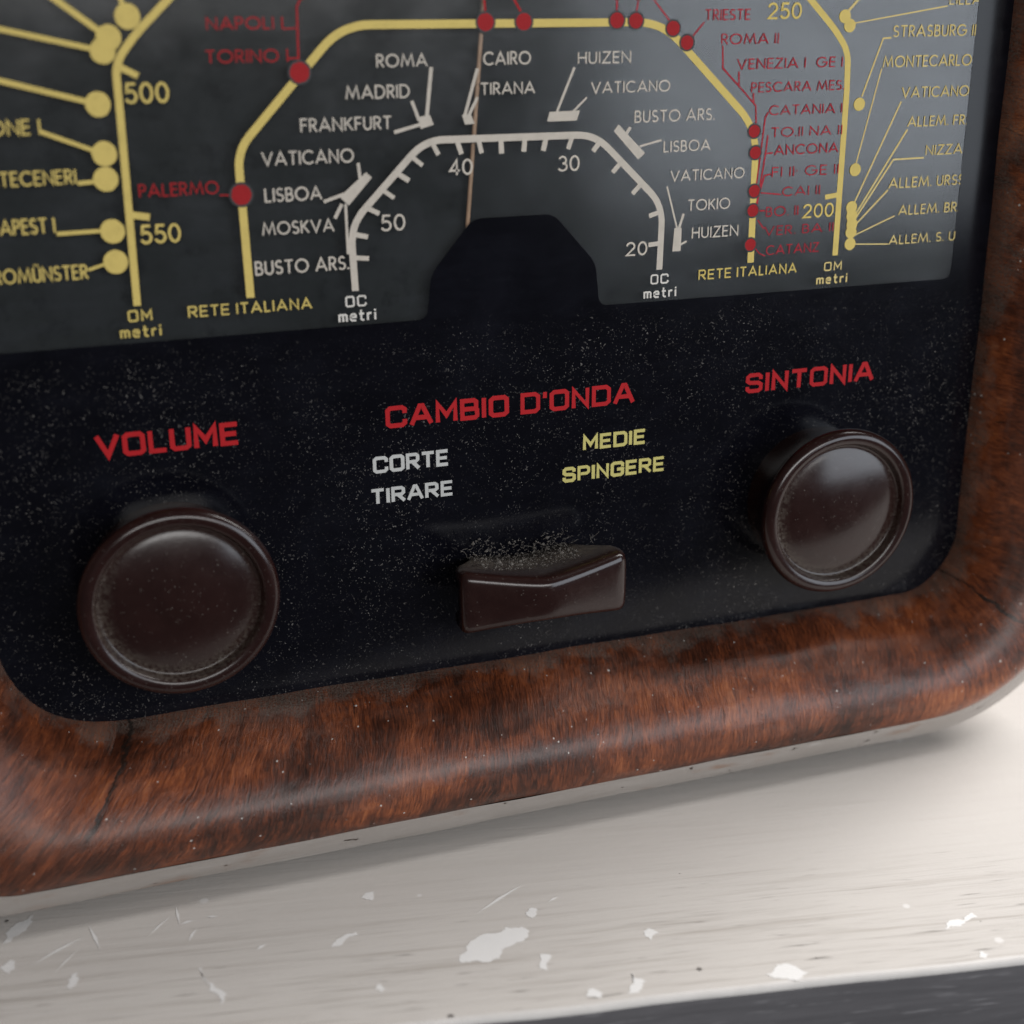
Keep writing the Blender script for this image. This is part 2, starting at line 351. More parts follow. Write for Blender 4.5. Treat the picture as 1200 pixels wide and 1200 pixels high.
SQUARE.update({
 'A': ([[(0, 0), (.36, 1), (.48, 1), (.84, 0)], [(.14, .32), (.7, .32)]], .84),
 'B': ([[(0, 0), (0, 1), (.54, 1), (.64, .9), (.64, .62), (.57, .52), (.68, .42), (.68, .1), (.58, 0), 'c'], [(0.05, .52), (.5, .52)]], .68),
 'C': ([[(.76, .74), (.76, .88), (.64, 1), (.12, 1), (0, .88), (0, .12), (.12, 0), (.64, 0), (.76, .12), (.76, .26)]], .76),
 'D': ([[(0, 0), (0, 1), (.6, 1), (.74, .86), (.74, .14), (.6, 0), 'c']], .74),
 'E': ([[(.6, 1), (0, 1), (0, 0), (.6, 0)], [(0, .5), (.54, .5)]], .6),
 'G': ([[(.72, .74), (.72, .88), (.6, 1), (.12, 1), (0, .88), (0, .12), (.12, 0), (.6, 0), (.72, .12), (.72, .48), (.4, .48)]], .72),
 'L': ([[(0, 1), (0, 0), (.58, 0)]], .58),
 'M': ([[(0, 0), (0, 1), (.4, .3), (.8, 1), (.8, 0)]], .8),
 'N': ([[(0, 0), (0, 1), (.66, 0), (.66, 1)]], .66),
 'O': ([rr(0, 0, .74, 1, .12)], .74),
 'P': ([[(0, 0), (0, 1), (.54, 1), (.66, .88), (.66, .58), (.54, .46), (.17, .46)]], .66),
 'R': ([[(0, 0), (0, 1), (.54, 1), (.66, .88), (.66, .6), (.54, .48), (.17, .48)], [(.3, .48), (.68, 0)]], .68),
 'S': ([[(.66, .78), (.66, .88), (.54, 1), (.12, 1), (0, .88), (0, .64), (.12, .53), (.55, .49), (.68, .38), (.68, .12), (.56, 0), (.12, 0), (0, .12), (0, .22)]], .68),
 'T': ([[(0, 1), (.66, 1)], [(.33, 1), (.33, 0)]], .66),
 'U': ([[(0, 1), (0, .12), (.12, 0), (.58, 0), (.7, .12), (.7, 1)]], .7),
 'V': ([[(0, 1), (.4, 0), (.8, 1)]], .8),
 'm': ([[(0, 0), (0, .62)], [(0, .55), (.1, .62), (.28, .62), (.36, .52), (.36, 0)], [(.36, .52), (.46, .62), (.62, .62), (.72, .52), (.72, 0)]], .72),
 'e': ([[(.04, .33), (.48, .33), (.48, .5), (.38, .62), (.12, .62), (0, .5), (0, .12), (.12, 0), (.46, 0)]], .48),
 't': ([[(.14, .95), (.14, .1), (.24, 0), (.38, 0)], [(0, .62), (.36, .62)]], .38),
 'r': ([[(0, 0), (0, .62)], [(0, .48), (.14, .62), (.32, .62)]], .32),
 'i': ([[(0, 0), (0, .62)], [(0, .86), (0, .94)]], 0.0),
})
WEIGHT = {'s': .135, 'm': .16, 'b': .17, 'q': .208}
def lettering(text, x0, x1, z, h, style, y, mat, parent, label):
    font = SQUARE if style in 'qb' else ROUND
    if style == 'm': font = dict(ROUND, O=SQUARE['O'], E=SQUARE['E'], R=SQUARE['R'], A=ROUND['A'])
    gap = {'s': .27, 'm': .36, 'b': .42, 'q': .32}[style]; pen = 0; G = []
    for ch in text:
        if ch == ' ': pen += .42; continue
        st, wd = font[ch]; G.append((st, pen)); pen += wd+gap
    total = pen-gap; wgt = WEIGHT[style]*h*(0.86 if mat.name.startswith('thin') else 1)
    sx = (x1-x0-wgt)/total; V, F = [], []; k = 0
    for st, px in G:
        for poly in st:
            closed = poly[-1] == 'c'; pp = poly[:-1] if closed else poly
            if style == 'q' or style == 'b': lim = 1
            pts = [(x0+wgt/2+(px+a)*sx, z+wgt/2+b*(h-wgt)) for a, b in pp]
            ribbon(V, F, pts, wgt*random.uniform(.92, 1.06), y-0.0007*(k % 6), closed, jit=h*0.004); k += 1
    o = mesh_obj('lettering', V, F, mat, parent); o['label'] = label
    if x1 > 10.39:                       # the black side mask covers the ends of the longest names
        bm = bmesh.new(); bm.from_mesh(o.data)
        bmesh.ops.bisect_plane(bm, geom=bm.verts[:]+bm.edges[:]+bm.faces[:], plane_co=(10.395*S, 0, 0), plane_no=(1, 0, 0), clear_outer=True)
        bm.to_mesh(o.data); bm.free()
    return o
# ------------------------------------------------------------------ the radio: frame sweep
XL, XR, ZB, ZT, RC, RL = -10.62, 11.3, -9.3, 10.2, 1.6, 2.05      # inner opening of the wooden front frame
TABLE_Z = -12.55
def path(n_corner=26):
    """stations round the opening: (base point, outward normal, length along the wood)"""
    st = []; u = 0.0
    def straight(a, b, nrm, n):
        nonlocal u
        L = math.dist(a, b)
        for i in range(n):
            t = i/n; st.append(((a[0]+(b[0]-a[0])*t, a[1]+(b[1]-a[1])*t), nrm, u+L*t))
        u += L
    def corner(c, a0, r):
        nonlocal u
        for i in range(n_corner):
            a = math.radians(a0+90*i/n_corner); d = (math.cos(a), math.sin(a))
            st.append(((c[0]+r*d[0], c[1]+r*d[1]), d, u+(r+1.2)*math.pi/2*i/n_corner))
        u += (r+1.2)*math.pi/2
    straight((XL+RL, ZB), (XR-RC, ZB), (0, -1), 60); corner((XR-RC, ZB+RC), -90, RC)
    straight((XR, ZB+RC), (XR, ZT-RC), (1, 0), 46); corner((XR-RC, ZT-RC), 0, RC)
    straight((XR-RC, ZT), (XL+RL, ZT), (0, 1), 40); corner((XL+RL, ZT-RL), 90, RL)
    straight((XL, ZT-RL), (XL, ZB+RL), (-1, 0), 46); corner((XL+RL, ZB+RL), 180, RL)
    st.append((st[0][0], st[0][1], u))
    return st
STATIONS = path()
L_BOTTOM = XR-XL-RC-RL; L_CORNER = (RC+1.2)*math.pi/2
SEAMS = [0.25, L_BOTTOM+L_CORNER*0.55]
def smooth_profile(pts, n=6):
    out = []
    for i in range(len(pts)-1):
        p0 = Vector(pts[max(i-1, 0)]); p1 = Vector(pts[i]); p2 = Vector(pts[i+1]); p3 = Vector(pts[min(i+2, len(pts)-1)])
        for q in range(n):
            t = q/n
            out.append(tuple(0.5*((2*p1)+(p2-p0)*t+(2*p0-5*p1+4*p2-p3)*t*t+(3*p1-p0-3*p2+p3)*t**3)))
    return out+[tuple(pts[-1])]
def sweep(name, prof, mat, parent, wob=0.0):
    V, F, UV = [], [], []; m_ = len(prof); vl = [0.0]
    for i in range(1, m_): vl.append(vl[-1]+math.dist(prof[i], prof[i-1]))
    for k, (b, d, u) in enumerate(STATIONS):
        for i, (o, y) in enumerate(prof):
            w_ = wob*(math.sin(u*0.9+i*0.2)+0.6*math.sin(u*2.3+1.7-i*0.15)) if 0 < k < len(STATIONS)-1 else 0
            px, pz = b[0]+d[0]*(o+w_), b[1]+d[1]*(o+w_)
            kk = max(0.0, o)/2.95*2.5           # the outer corners are rounded tighter than the sweep alone would make them
            cxm, czm = (XL+XR)/2, (ZB+ZT)/2
            sx = max(-1, min(1, (b[0]-cxm)/((XR-XL)/2-RL))); sz = max(-1, min(1, (b[1]-czm)/((ZT-ZB)/2-RL)))
            if sx < 0: px += kk*(-abs(sx)**3-d[0]); pz += kk*(sz**3-d[1])
            V.append((px, y, pz)); UV.append((u, vl[i]))
    for k in range(len(STATIONS)-1):
        for i in range(m_-1):
            a = k*m_+i; F.append((a, a+m_, a+m_+1, a+1))
    o = mesh_obj(name, V, F, mat, parent, True, UV); fix_normals(o); return o

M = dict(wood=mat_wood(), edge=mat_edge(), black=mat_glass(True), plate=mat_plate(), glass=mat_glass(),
         r=mat_ink('red_ink', (0.33, 0.009, 0.012)), rr=mat_ink('thin_red_ink', (0.40, 0.022, 0.036), 0.25), y=mat_ink('yellow_ink', (0.66, 0.51, 0.15), 0.15),
         yp=mat_ink('ochre_ink', (0.58, 0.45, 0.13)), yr=mat_ink('pale_yellow_ink', (0.64, 0.51, 0.21)), w=mat_ink('cream_ink', (0.56, 0.505, 0.435), 0.2),
         wp=mat_ink('white_ink', (0.66, 0.63, 0.58)), R=mat_ink('bright_red_ink', (0.43, 0.010, 0.014)), W=mat_ink('grey_white_ink', (0.52, 0.52, 0.505)),
         Y=mat_ink('dull_yellow_ink', (0.56, 0.50, 0.17)), wire=mat_plain('tan_wire', (0.46, 0.30, 0.19), 0.45), gap=mat_plain('dark_gap_ink', (0.018, 0.02, 0.022), 0.6),
         gasket=mat_plain('black_gasket', (0.011, 0.011, 0.012), 0.6, 0.4, Specular_IOR_Level=0.3), rubber=mat_plain('black_rubber', (0.02, 0.02, 0.02), 0.8),
         knob=mat_bakelite(True), lever=mat_bakelite(False), lint=mat_plain('grey_lint', (0.15, 0.135, 0.12), 0.9), board=mat_plain('brown_hardboard', (0.12, 0.07, 0.04), 0.8),
         table=mat_table(), tfront=mat_table_front(), flake=mat_plain('white_paint', (0.80, 0.785, 0.77), 0.5, 0.04), lip=mat_plain('worn_white_arris', (0.60, 0.57, 0.545), 0.5, 0.15, 2.0))

radio = bpy.data.objects.new('vintage_radio', None); COL.objects.link(radio); radio.location = (0.2*S, 6*S, TABLE_Z*S)
radio['label'] = 'old varnished wooden radio with black glass tuning dial and brown knobs'
radio['category'] = 'radio'

lip_prof = smooth_profile([(-0.04, 0.5), (-0.01, 0.0), (0.06, -0.4), (0.24, -0.85), (0.52, -1.32), (0.92, -1.76), (1.36, -2.04), (1.80, -2.14), (2.12, -2.09), (2.34, -1.95)])
frame = sweep('front_frame', lip_prof, M['wood'], radio, 0.012)
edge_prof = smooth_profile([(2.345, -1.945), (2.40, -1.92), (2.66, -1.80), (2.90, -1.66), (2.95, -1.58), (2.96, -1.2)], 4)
sweep('reflection_edge', edge_prof, M['edge'], frame, 0.010)['label'] = 'chipped lower edge of the frame, painted with the pale table reflection'
sweep('cabinet_body', [(2.94, -1.2), (2.95, 3), (2.95, 13.5), (2.8, 13.9), (2.2, 14.0)], M['wood'], radio)
ob = 2.25
mesh_obj('back_panel', [(XL-ob, 13.9, ZB-ob), (XR+ob, 13.9, ZB-ob), (XR+ob, 13.9, ZT+ob), (XL-ob, 13.9, ZT+ob)], [(0, 1, 2, 3)], M['board'], radio)
def foot(x, y):
    V, F = [], []; n = 20
    for zz, r in ((TABLE_Z, .62), (TABLE_Z+0.1, .7), (ZB-2.9, .7)):
        for i in range(n): V.append((x+r*math.cos(2*math.pi*i/n), y+r*math.sin(2*math.pi*i/n), zz))
    for k in range(2):
        for i in range(n): F.append((k*n+i, k*n+(i+1) % n, (k+1)*n+(i+1) % n, (k+1)*n+i))
    F.append(tuple(range(n))[::-1]); mesh_obj('foot', V, F, M['rubber'], radio, False)
for fx in (-8.8, 9.2):
    for fy in (1.2, 12.0): foot(fx, fy)

# ------------------------------------------------------------------ dial plate, black mask, glass
Y_LINE, Y_GAP, Y_DOT, Y_TEXT, Y_MASK, Y_PTEXT, Y_GLASS = 0.0, -0.0045, -0.006, -0.0085, -0.001, -0.004, 0.004
def inner_loop(o, y):
    return [(b[0]+d[0]*o, y, b[1]+d[1]*o) for b, d, u in STATIONS[:-1]]
mesh_obj('dial_plate', [(XL, 0.30, ZB), (XR, 0.30, ZB), (XR, 0.30, ZT), (XL, 0.30, ZT)], [(0, 1, 2, 3)], M['plate'], radio)
def sheet(name, outer, hole, y, mat, parent):
    bm = bmesh.new(); edges = []
    for loop in ([outer, hole] if hole else [outer]):
        vs = [bm.verts.new((p[0]*S, y*S, p[-1]*S)) for p in loop]
        edges += [bm.edges.new((vs[i], vs[(i+1) % len(vs)])) for i in range(len(vs))]
    bmesh.ops.triangle_fill(bm, use_beauty=True, use_dissolve=False, edges=edges, normal=(0, -1, 0))
    for f in bm.faces:
        f.normal_update()
        if f.normal.y > 0: f.normal_flip()
    me = bpy.data.meshes.new(name); bm.to_mesh(me); bm.free(); me.materials.append(mat)
    o = bpy.data.objects.new(name, me); COL.objects.link(o); o.parent = parent; o.location = -parent.location; return o
notch = rounded([(-9.96, -1.61), (-1.83, -1.61), (-1.72, -0.72), (-0.84, 0.31), (0.84, 0.31), (1.76, -0.72), (1.85, -1.61), (10.38, -1.64), (10.43, 9.2), (-9.96, 9.2), (-9.96, -1.61)], 0.2)[:-1]
outer = inner_loop(0.03, 0)
front = sheet('front_panel', outer, notch, Y_MASK, M['black'], radio)
glass = sheet('dial_glass', notch, None, Y_GLASS, M['glass'], radio)

# pointer wire, between the printed glass and the plate behind it
def tube(V, F, pts, r, n=8):
    P = [Vector(p) for p in pts]; b = len(V)
    for i, p in enumerate(P):
        t = (P[min(i+1, len(P)-1)]-P[max(i-1, 0)]).normalized(); a = t.orthogonal().normalized(); c = t.cross(a)
        for k in range(n):
            q = p+a*r*math.cos(2*math.pi*k/n)+c*r*math.sin(2*math.pi*k/n); V.append(tuple(q))
    for i in range(len(P)-1):
        for k in range(n): F.append((b+i*n+k, b+i*n+(k+1) % n, b+(i+1)*n+(k+1) % n, b+(i+1)*n+k))
V, F = [], []; tube(V, F, [(-0.94, 0.15, -1.2), (-0.91, 0.15, 0.2), (-0.71, 0.15, 2.3), (-0.51, 0.15, 4.4), (-0.11, 0.15, 8.6)], 0.045, 10)
mesh_obj('pointer', V, F, M['wire'], radio, True)['label'] = 'thin tan tuning pointer'

# ------------------------------------------------------------------ printing on the dial
DIAL_TEXT = [
    ('NAPOLI I', 'r', -5.70, -4.34, 3.855, 0.220, 's'),
    ('TORINO I', 'r', -5.76, -4.28, 3.295, 0.230, 's'),
    ('PALERMO', 'r', -7.13, -5.70, 1.025, 0.240, 's'),
    ('NE I', 'y', -9.48, -8.67, 2.180, 0.270, 's'),
    ('TECENERI', 'y', -9.59, -8.17, 1.320, 0.260, 's'),
    ('APEST I', 'y', -9.76, -8.62, 0.485, 0.280, 's'),
    ('OM\u00dcNSTER', 'y', -9.79, -8.15, -0.365, 0.270, 's'),
    ('500', 'y', -7.21, -6.44, 2.650, 0.360, 's'),
    ('550', 'y', -7.18, -6.45, 0.195, 0.350, 's'),
    ('OM', 'yp', -7.54, -7.10, -1.210, 0.220, 'b'),
    ('metri', 'yp', -7.71, -6.96, -1.505, 0.230, 'b'),
    ('OM', 'yr', 7.10, 7.54, -1.255, 0.200, 'b'),
    ('metri', 'yr', 6.93, 7.70, -1.535, 0.220, 'b'),
    ('RETE ITALIANA', 'yp', -6.45, -4.11, -1.215, 0.220, 'm'),
    ('RETE ITALIANA', 'yp', 4.09, 6.43, -1.240, 0.220, 'm'),
    ('250', 'y', 5.41, 6.18, 3.910, 0.320, 's'),
    ('200', 'y', 6.49, 7.24, -0.090, 0.300, 's'),
    ('ROMA', 'w', -2.66, -1.68, 3.160, 0.240, 's'),
    ('MADRID', 'w', -3.27, -2.04, 2.610, 0.250, 's'),
    ('FRANKFURT', 'w', -4.14, -2.41, 2.055, 0.250, 's'),
    ('VATICANO', 'w', -4.89, -3.16, 1.480, 0.260, 's'),
    ('LISBOA', 'w', -4.88, -3.80, 0.825, 0.260, 's'),
    ('MOSKVA', 'w', -4.97, -3.60, 0.220, 0.250, 's'),
    ('BUSTO ARS.', 'w', -5.15, -3.35, -0.515, 0.270, 's'),
    ('50', 'w', -2.70, -2.21, 0.165, 0.320, 's'),
    ('40', 'w', -1.31, -0.83, 1.150, 0.310, 's'),
    ('30', 'w', 0.92, 1.39, 1.125, 0.310, 's'),
    ('20', 'w', 2.42, 2.90, -0.635, 0.290, 's'),
    ('CAIRO', 'w', -0.59, 0.37, 3.155, 0.250, 's'),
    ('TIRANA', 'w', -0.65, 0.45, 2.620, 0.230, 's'),
    ('HUIZEN', 'w', 1.33, 2.45, 3.140, 0.230, 's'),
    ('VATICANO', 'w', 1.61, 3.31, 2.580, 0.230, 's'),
    ('BUSTO ARS.', 'w', 2.55, 4.32, 2.000, 0.240, 's'),
    ('LISBOA', 'w', 3.20, 4.25, 1.405, 0.230, 's'),
    ('VATICANO', 'w', 3.37, 5.06, 0.815, 0.230, 's'),
    ('TOKIO', 'w', 3.78, 4.76, 0.205, 0.240, 's'),
    ('HUIZEN', 'w', 3.90, 4.98, -0.365, 0.240, 's'),
    ('OC', 'wp', -3.46, -3.04, -1.245, 0.220, 'b'),
    ('metri', 'wp', -3.61, -2.86, -1.530, 0.240, 'b'),
    ('OC', 'wp', 2.99, 3.40, -1.255, 0.210, 'b'),
    ('metri', 'wp', 2.84, 3.59, -1.545, 0.230, 'b'),
    ('TRIESTE', 'rr', 4.02, 5.02, 3.905, 0.210, 's'),
    ('ROMA II', 'rr', 4.40, 5.69, 3.445, 0.210, 's'),
    ('VENEZIA I  GE I', 'rr', 4.77, 7.21, 2.965, 0.210, 's'),
    ('PESCARA MES.', 'rr', 5.12, 7.29, 2.510, 0.200, 's'),
    ('CATANIA I', 'rr', 5.56, 7.27, 2.050, 0.200, 's'),
    ('TO.II NA II', 'rr', 5.63, 7.31, 1.610, 0.200, 's'),
    ('ANCONA', 'rr', 5.73, 7.25, 1.245, 0.210, 's'),
    ('FI II· GE II', 'rr', 5.70, 7.29, 0.800, 0.210, 's'),
    ('CAI II', 'rr', 5.97, 6.87, 0.395, 0.200, 's'),
    ('BO. II', 'rr', 5.61, 6.38, -0.010, 0.210, 's'),
    ('VER. BA II', 'rr', 5.59, 7.26, -0.405, 0.200, 's'),
    ('CATANZ', 'rr', 5.66, 6.94, -0.820, 0.210, 's'),
    ('LILLA', 'yr', 9.67, 10.47, 4.150, 0.220, 's'),
    ('STRASBURG II', 'yr', 8.36, 10.40, 3.525, 0.240, 's'),
    ('MONTECARLO', 'yr', 8.17, 10.37, 2.925, 0.240, 's'),
    ('VATICANO', 'yr', 8.69, 10.38, 2.300, 0.230, 's'),
    ('ALLEM. FR.', 'yr', 8.90, 10.41, 1.705, 0.220, 's'),
    ('NIZZA', 'yr', 9.42, 10.36, 1.095, 0.220, 's'),
    ('ALLEM. URSS', 'yr', 8.56, 10.48, 0.430, 0.230, 's'),
    ('ALLEM. BR.', 'yr', 8.86, 10.42, -0.155, 0.220, 's'),
    ('ALLEM. S. U.', 'yr', 8.68, 10.45, -0.785, 0.210, 's'),
]
PANEL_TEXT = [
    ('VOLUME', 'R', -8.38, -5.69, -3.770, 0.470, 'q'),
    ("CAMBIO D'ONDA", 'R', -2.76, 2.69, -3.765, 0.460, 'q'),
    ('CORTE', 'W', -3.06, -1.46, -4.690, 0.360, 'q'),
    ('TIRARE', 'W', -3.13, -1.38, -5.350, 0.340, 'q'),
    ('MEDIE', 'Y', 1.52, 2.97, -4.705, 0.340, 'q'),
    ('SPINGERE', 'Y', 1.06, 3.44, -5.375, 0.340, 'q'),
    ('SINTONIA', 'R', 5.34, 8.58, -3.825, 0.450, 'q'),
]
DIAL_LINES = [
   ('r', 0.030, [(-4.34, 3.86),(-4.11, 3.87)]),
   ('r', 0.030, [(-4.29, 3.35),(-4.11, 3.36)]),
   ('r', 0.041, [(-3.72, 4.43),(-4.0, 4.36),(-4.07, 4.23),(-4.1, 3.26)]),
   ('r', 0.030, [(-5.69, 1.0),(-5.47, 0.99)]),
   ('y', 0.085, [(-7.03, 4.1),(-7.15, 4.5)]),
   ('y', 0.106, [(-7.38, 3.76),(-8.17, 4.37),(-8.5, 4.62)]),
   ('y', 0.095, [(-7.5, 3.54),(-9.13, 3.92),(-9.52, 4.01)]),
   ('y', 0.095, [(-7.67, 2.66),(-9.23, 3.09),(-9.63, 3.19)]),
   ('y', 0.076, [(-8.66, 2.22),(-7.75, 1.85)]),
   ('y', 0.070, [(-8.14, 1.33),(-7.76, 1.35)]),
   ('y', 0.070, [(-8.59, 0.47),(-7.75, 0.48)]),
   ('y', 0.051, [(-8.13, -0.2),(-7.81, -0.11)]),
   ('y', 0.112, [(-7.2, 3.25),(-6.97, 3.13)]),
   ('y', 0.122, [(-7.28, 0.73),(-7.01, 0.68)]),
   ('y', 0.104, [(7.39, 0.37),(7.04, 0.33)]),
   ('w', 0.060, [(-3.08, 1.45),(-3.06, 1.2)]),
   ('w', 0.063, [(-3.76, 0.79),(-3.4, 0.9)]),
   ('w', 0.067, [(-3.57, 0.48),(-3.44, 0.71)]),
   ('w', 0.050, [(-3.36, 0.71),(-3.36, -0.21)]),
   ('w', 0.071, [(-1.61, 3.13),(-1.72, 2.26)]),
   ('w', 0.063, [(-2.0, 2.54),(-1.88, 2.21)]),
   ('w', 0.063, [(-2.35, 2.0),(-1.86, 2.12)]),
   ('w', 0.063, [(-0.71, 3.09),(-0.97, 2.26)]),
   ('w', 0.058, [(-0.72, 2.57),(-0.88, 2.28)]),
   ('w', 0.054, [(1.26, 3.07),(0.91, 2.28)]),
   ('w', 0.042, [(1.52, 2.51),(1.25, 2.27)]),
   ('w', 0.067, [(2.46, 1.91),(2.38, 1.8)]),
   ('w', 0.045, [(3.15, 1.65),(2.69, 1.55)]),
   ('w', 0.040, [(3.31, 0.72),(3.56, -0.12)]),
   ('w', 0.054, [(3.7, 0.15),(3.61, -0.12)]),
   ('w', 0.045, [(3.78, -0.41),(3.65, -0.47)]),
   ('rr', 0.028, [(4.0, 3.87),(3.7, 3.54)]),
   ('rr', 0.032, [(4.44, 3.42),(4.46, 3.0),(4.88, 2.61),(5.25, 2.25),(5.28, 1.81)]),
   ('rr', 0.032, [(4.83, 2.92),(4.84, 2.64)]),
   ('rr', 0.040, [(5.18, 2.49),(5.19, 2.32)]),
   ('rr', 0.030, [(5.54, 2.11),(5.48, 2.02),(5.35, 0.66)]),
   ('rr', 0.040, [(5.56, 1.65),(5.54, 1.38),(5.39, 0.25)]),
   ('rr', 0.032, [(5.69, 1.3),(5.53, 1.29)]),
   ('rr', 0.036, [(5.67, 0.87),(5.53, 0.84),(5.37, 0.25)]),
   ('rr', 0.030, [(5.94, 0.44),(5.44, 0.5)]),
   ('rr', 0.030, [(5.58, 0.12),(5.36, 0.13)]),
   ('rr', 0.028, [(5.43, -0.07),(5.58, -0.25)]),
   ('rr', 0.028, [(5.38, -0.63),(5.51, -0.77),(5.64, -0.83)]),
   ('yr', 0.032, [(9.63, 4.13),(7.46, 3.82)]),
   ('yr', 0.041, [(8.32, 3.52),(8.14, 3.51),(7.73, 2.37)]),
   ('yr', 0.032, [(8.16, 2.9),(7.71, 0.99)]),
   ('yr', 0.036, [(8.7, 2.23),(7.72, 0.13)]),
   ('yr', 0.041, [(8.91, 1.65),(7.78, -0.09)]),
   ('yr', 0.042, [(9.38, 1.05),(8.63, 1.04),(7.75, -0.23)]),
   ('yr', 0.036, [(8.55, 0.4),(7.76, -0.34)]),
   ('yr', 0.036, [(8.77, -0.16),(7.78, -0.53)]),
   ('yr', 0.030, [(8.66, -0.76),(7.75, -0.71)]),
   ('yr', 0.058, [(7.24, 4.03),(7.52, 4.31)]),
   ('r', 0.050, [(-0.56, 4.41),(-0.53, 4.02)]),
   ('r', 0.054, [(-0.0, 4.4),(0.23, 4.01)]),
   ('rr', 0.040, [(2.13, 4.36),(2.14, 3.99)]),
   ('rr', 0.030, [(2.6, 4.39),(2.53, 3.99)]),
   ('rr', 0.032, [(2.83, 4.39),(3.34, 3.82)]),
   ('w', 0.091, [(-3.23, -0.3),(-2.98, -0.33)]),
   ('w', 0.092, [(-3.21, 0.14),(-2.98, 0.09)]),
   ('w', 0.089, [(-2.98, 0.64),(-2.74, 0.52)]),
   ('w', 0.086, [(-2.65, 0.96),(-2.43, 0.8)]),
   ('w', 0.100, [(-2.36, 1.26),(-2.13, 1.11)]),
   ('w', 0.085, [(-2.08, 1.57),(-1.85, 1.38)]),
   ('w', 0.089, [(-1.64, 1.8),(-1.52, 1.57)]),
   ('w', 0.095, [(-1.13, 1.78),(-1.06, 1.57)]),
   ('w', 0.092, [(-0.7, 1.78),(-0.65, 1.57)]),
   ('w', 0.100, [(-0.25, 1.78),(-0.24, 1.55)]),
   ('w', 0.100, [(0.24, 1.78),(0.22, 1.57)]),
   ('w', 0.104, [(0.68, 1.78),(0.63, 1.57)]),
   ('w', 0.095, [(1.22, 1.77),(1.15, 1.58)]),
   ('w', 0.100, [(1.82, 1.67),(1.69, 1.51)]),
   ('w', 0.100, [(2.27, 1.24),(2.12, 1.08)]),
   ('w', 0.100, [(2.72, 0.8),(2.56, 0.64)]),
   ('w', 0.098, [(3.18, 0.23),(2.95, 0.16)]),
   ('w', 0.092, [(3.22, -0.41),(2.95, -0.43)]),
]
BLOCKS = [[(-2.94, 1.29), (-2.83, 1.19), (-3.3, 0.69), (-3.47, 0.86)], [(-1.89, 2.26), (-1.66, 2.29), (-1.59, 2.11), (-1.85, 2.04)], [(-1.03, 2.27), (-0.85, 2.28), (-0.78, 2.1), (-0.97, 2.09)], [(0.75, 2.27), (1.39, 2.28), (1.32, 2.09), (0.7, 2.09)], [(2.21, 1.99), (2.8, 1.41), (2.65, 1.29), (2.11, 1.86)], [(3.5, -0.12), (3.67, -0.13), (3.66, -0.6), (3.47, -0.6)]]
RED = [(-4.09, 3.11), (-5.3, 0.99), (-0.53, 3.93), (0.23, 3.93), (2.14, 3.93), (2.54, 3.92), (3.34, 3.77), (3.65, 3.5), (5.24, 1.75), (5.29, 1.32), (5.31, 0.54), (5.3, 0.14), (5.28, -0.57)]
YEL = [(-7.03, 4.1), (-7.38, 3.76), (-7.5, 3.54), (-7.67, 2.66), (-7.65, 1.82), (-7.67, 1.38), (-7.65, 0.46), (-7.65, -0.09), (7.19, 3.95), (7.32, 3.77), (7.68, 2.21), (7.7, 0.87), (7.68, 0.08), (7.7, -0.1), (7.72, -0.28), (7.71, -0.45), (7.71, -0.7)]
FLAKES = [[(-3.1, -5.57), (-2.83, -5.13), (-2.56, -4.95), (-2.25, -4.95), (-1.66, -4.94), (-1.59, -5.14), (-2.03, -5.42), (-2.28, -5.54), (-2.39, -5.71), (-2.78, -5.63)], [(-1.77, -6.2), (-1.6, -5.84), (-1.44, -5.95), (-1.68, -6.33)], [(-0.53, -7.43), (-0.22, -6.91), (-0.07, -7.22), (-0.33, -7.47)], [(2.09, -7.79), (2.4, -7.62), (2.63, -7.68), (2.85, -8.02), (2.66, -8.1), (2.28, -7.99)], [(5.96, -7.78), (6.2, -7.58), (6.79, -7.53), (6.81, -7.66), (6.29, -7.81)], [(6.04, -8.7), (6.22, -8.55), (6.3, -8.71), (6.16, -8.79)], [(-7.75, -4.07), (-7.65, -4.05), (-7.54, -4.58), (-7.4, -5.13), (-7.5, -5.23), (-7.63, -4.8)], [(-10.08, -3.77), (-9.97, -3.45), (-9.88, -3.43), (-9.86, -3.64), (-10.02, -3.89)], [(-5.28, -4.3), (-5.15, -4.13), (-4.72, -4.01), (-4.71, -4.12), (-5.09, -4.31)], [(-4.37, -2.97), (-4.26, -2.83), (-4.09, -2.83), (-4.2, -3.13)], [(-11.22, -2.1), (-10.91, -1.49), (-10.58, -1.26), (-10.69, -1.66), (-11.04, -2.06)], [(-1.45, -4.56), (-1.3, -4.44), (-1.19, -4.54), (-1.38, -4.76)], [(0.48, -5.88), (0.62, -5.82), (0.74, -6.03), (0.5, -6.17)], [(-4.78, -5.77), (-4.65, -5.62), (-4.6, -5.79), (-4.69, -5.9)], [(-11.23, -2.82), (-11.04, -2.62), (-10.95, -2.73), (-11.08, -3.05)], [(-1.24, -7.24), (-1.05, -7.07), (-0.94, -7.25), (-1.03, -7.37)]]
SCR = [[(-10.7, -2.93), (-9.64, -2.34)], [(-10.3, -3.33), (-9.78, -2.68)], [(-9.59, -2.02), (-9.42, -2.97)], [(-8.59, -2.83), (-8.05, -2.29)], [(-7.92, -1.99), (-7.92, -2.63), (-7.62, -2.56)], [(-7.83, -3.22), (-7.62, -2.85)], [(-2.41, -4.27), (-1.16, -3.64)], [(-7.39, -2.56), (-7.18, -2.61)], [(-6.64, -3.92), (-6.43, -3.78)], [(-0.92, -4.4), (-0.65, -4.26)]]

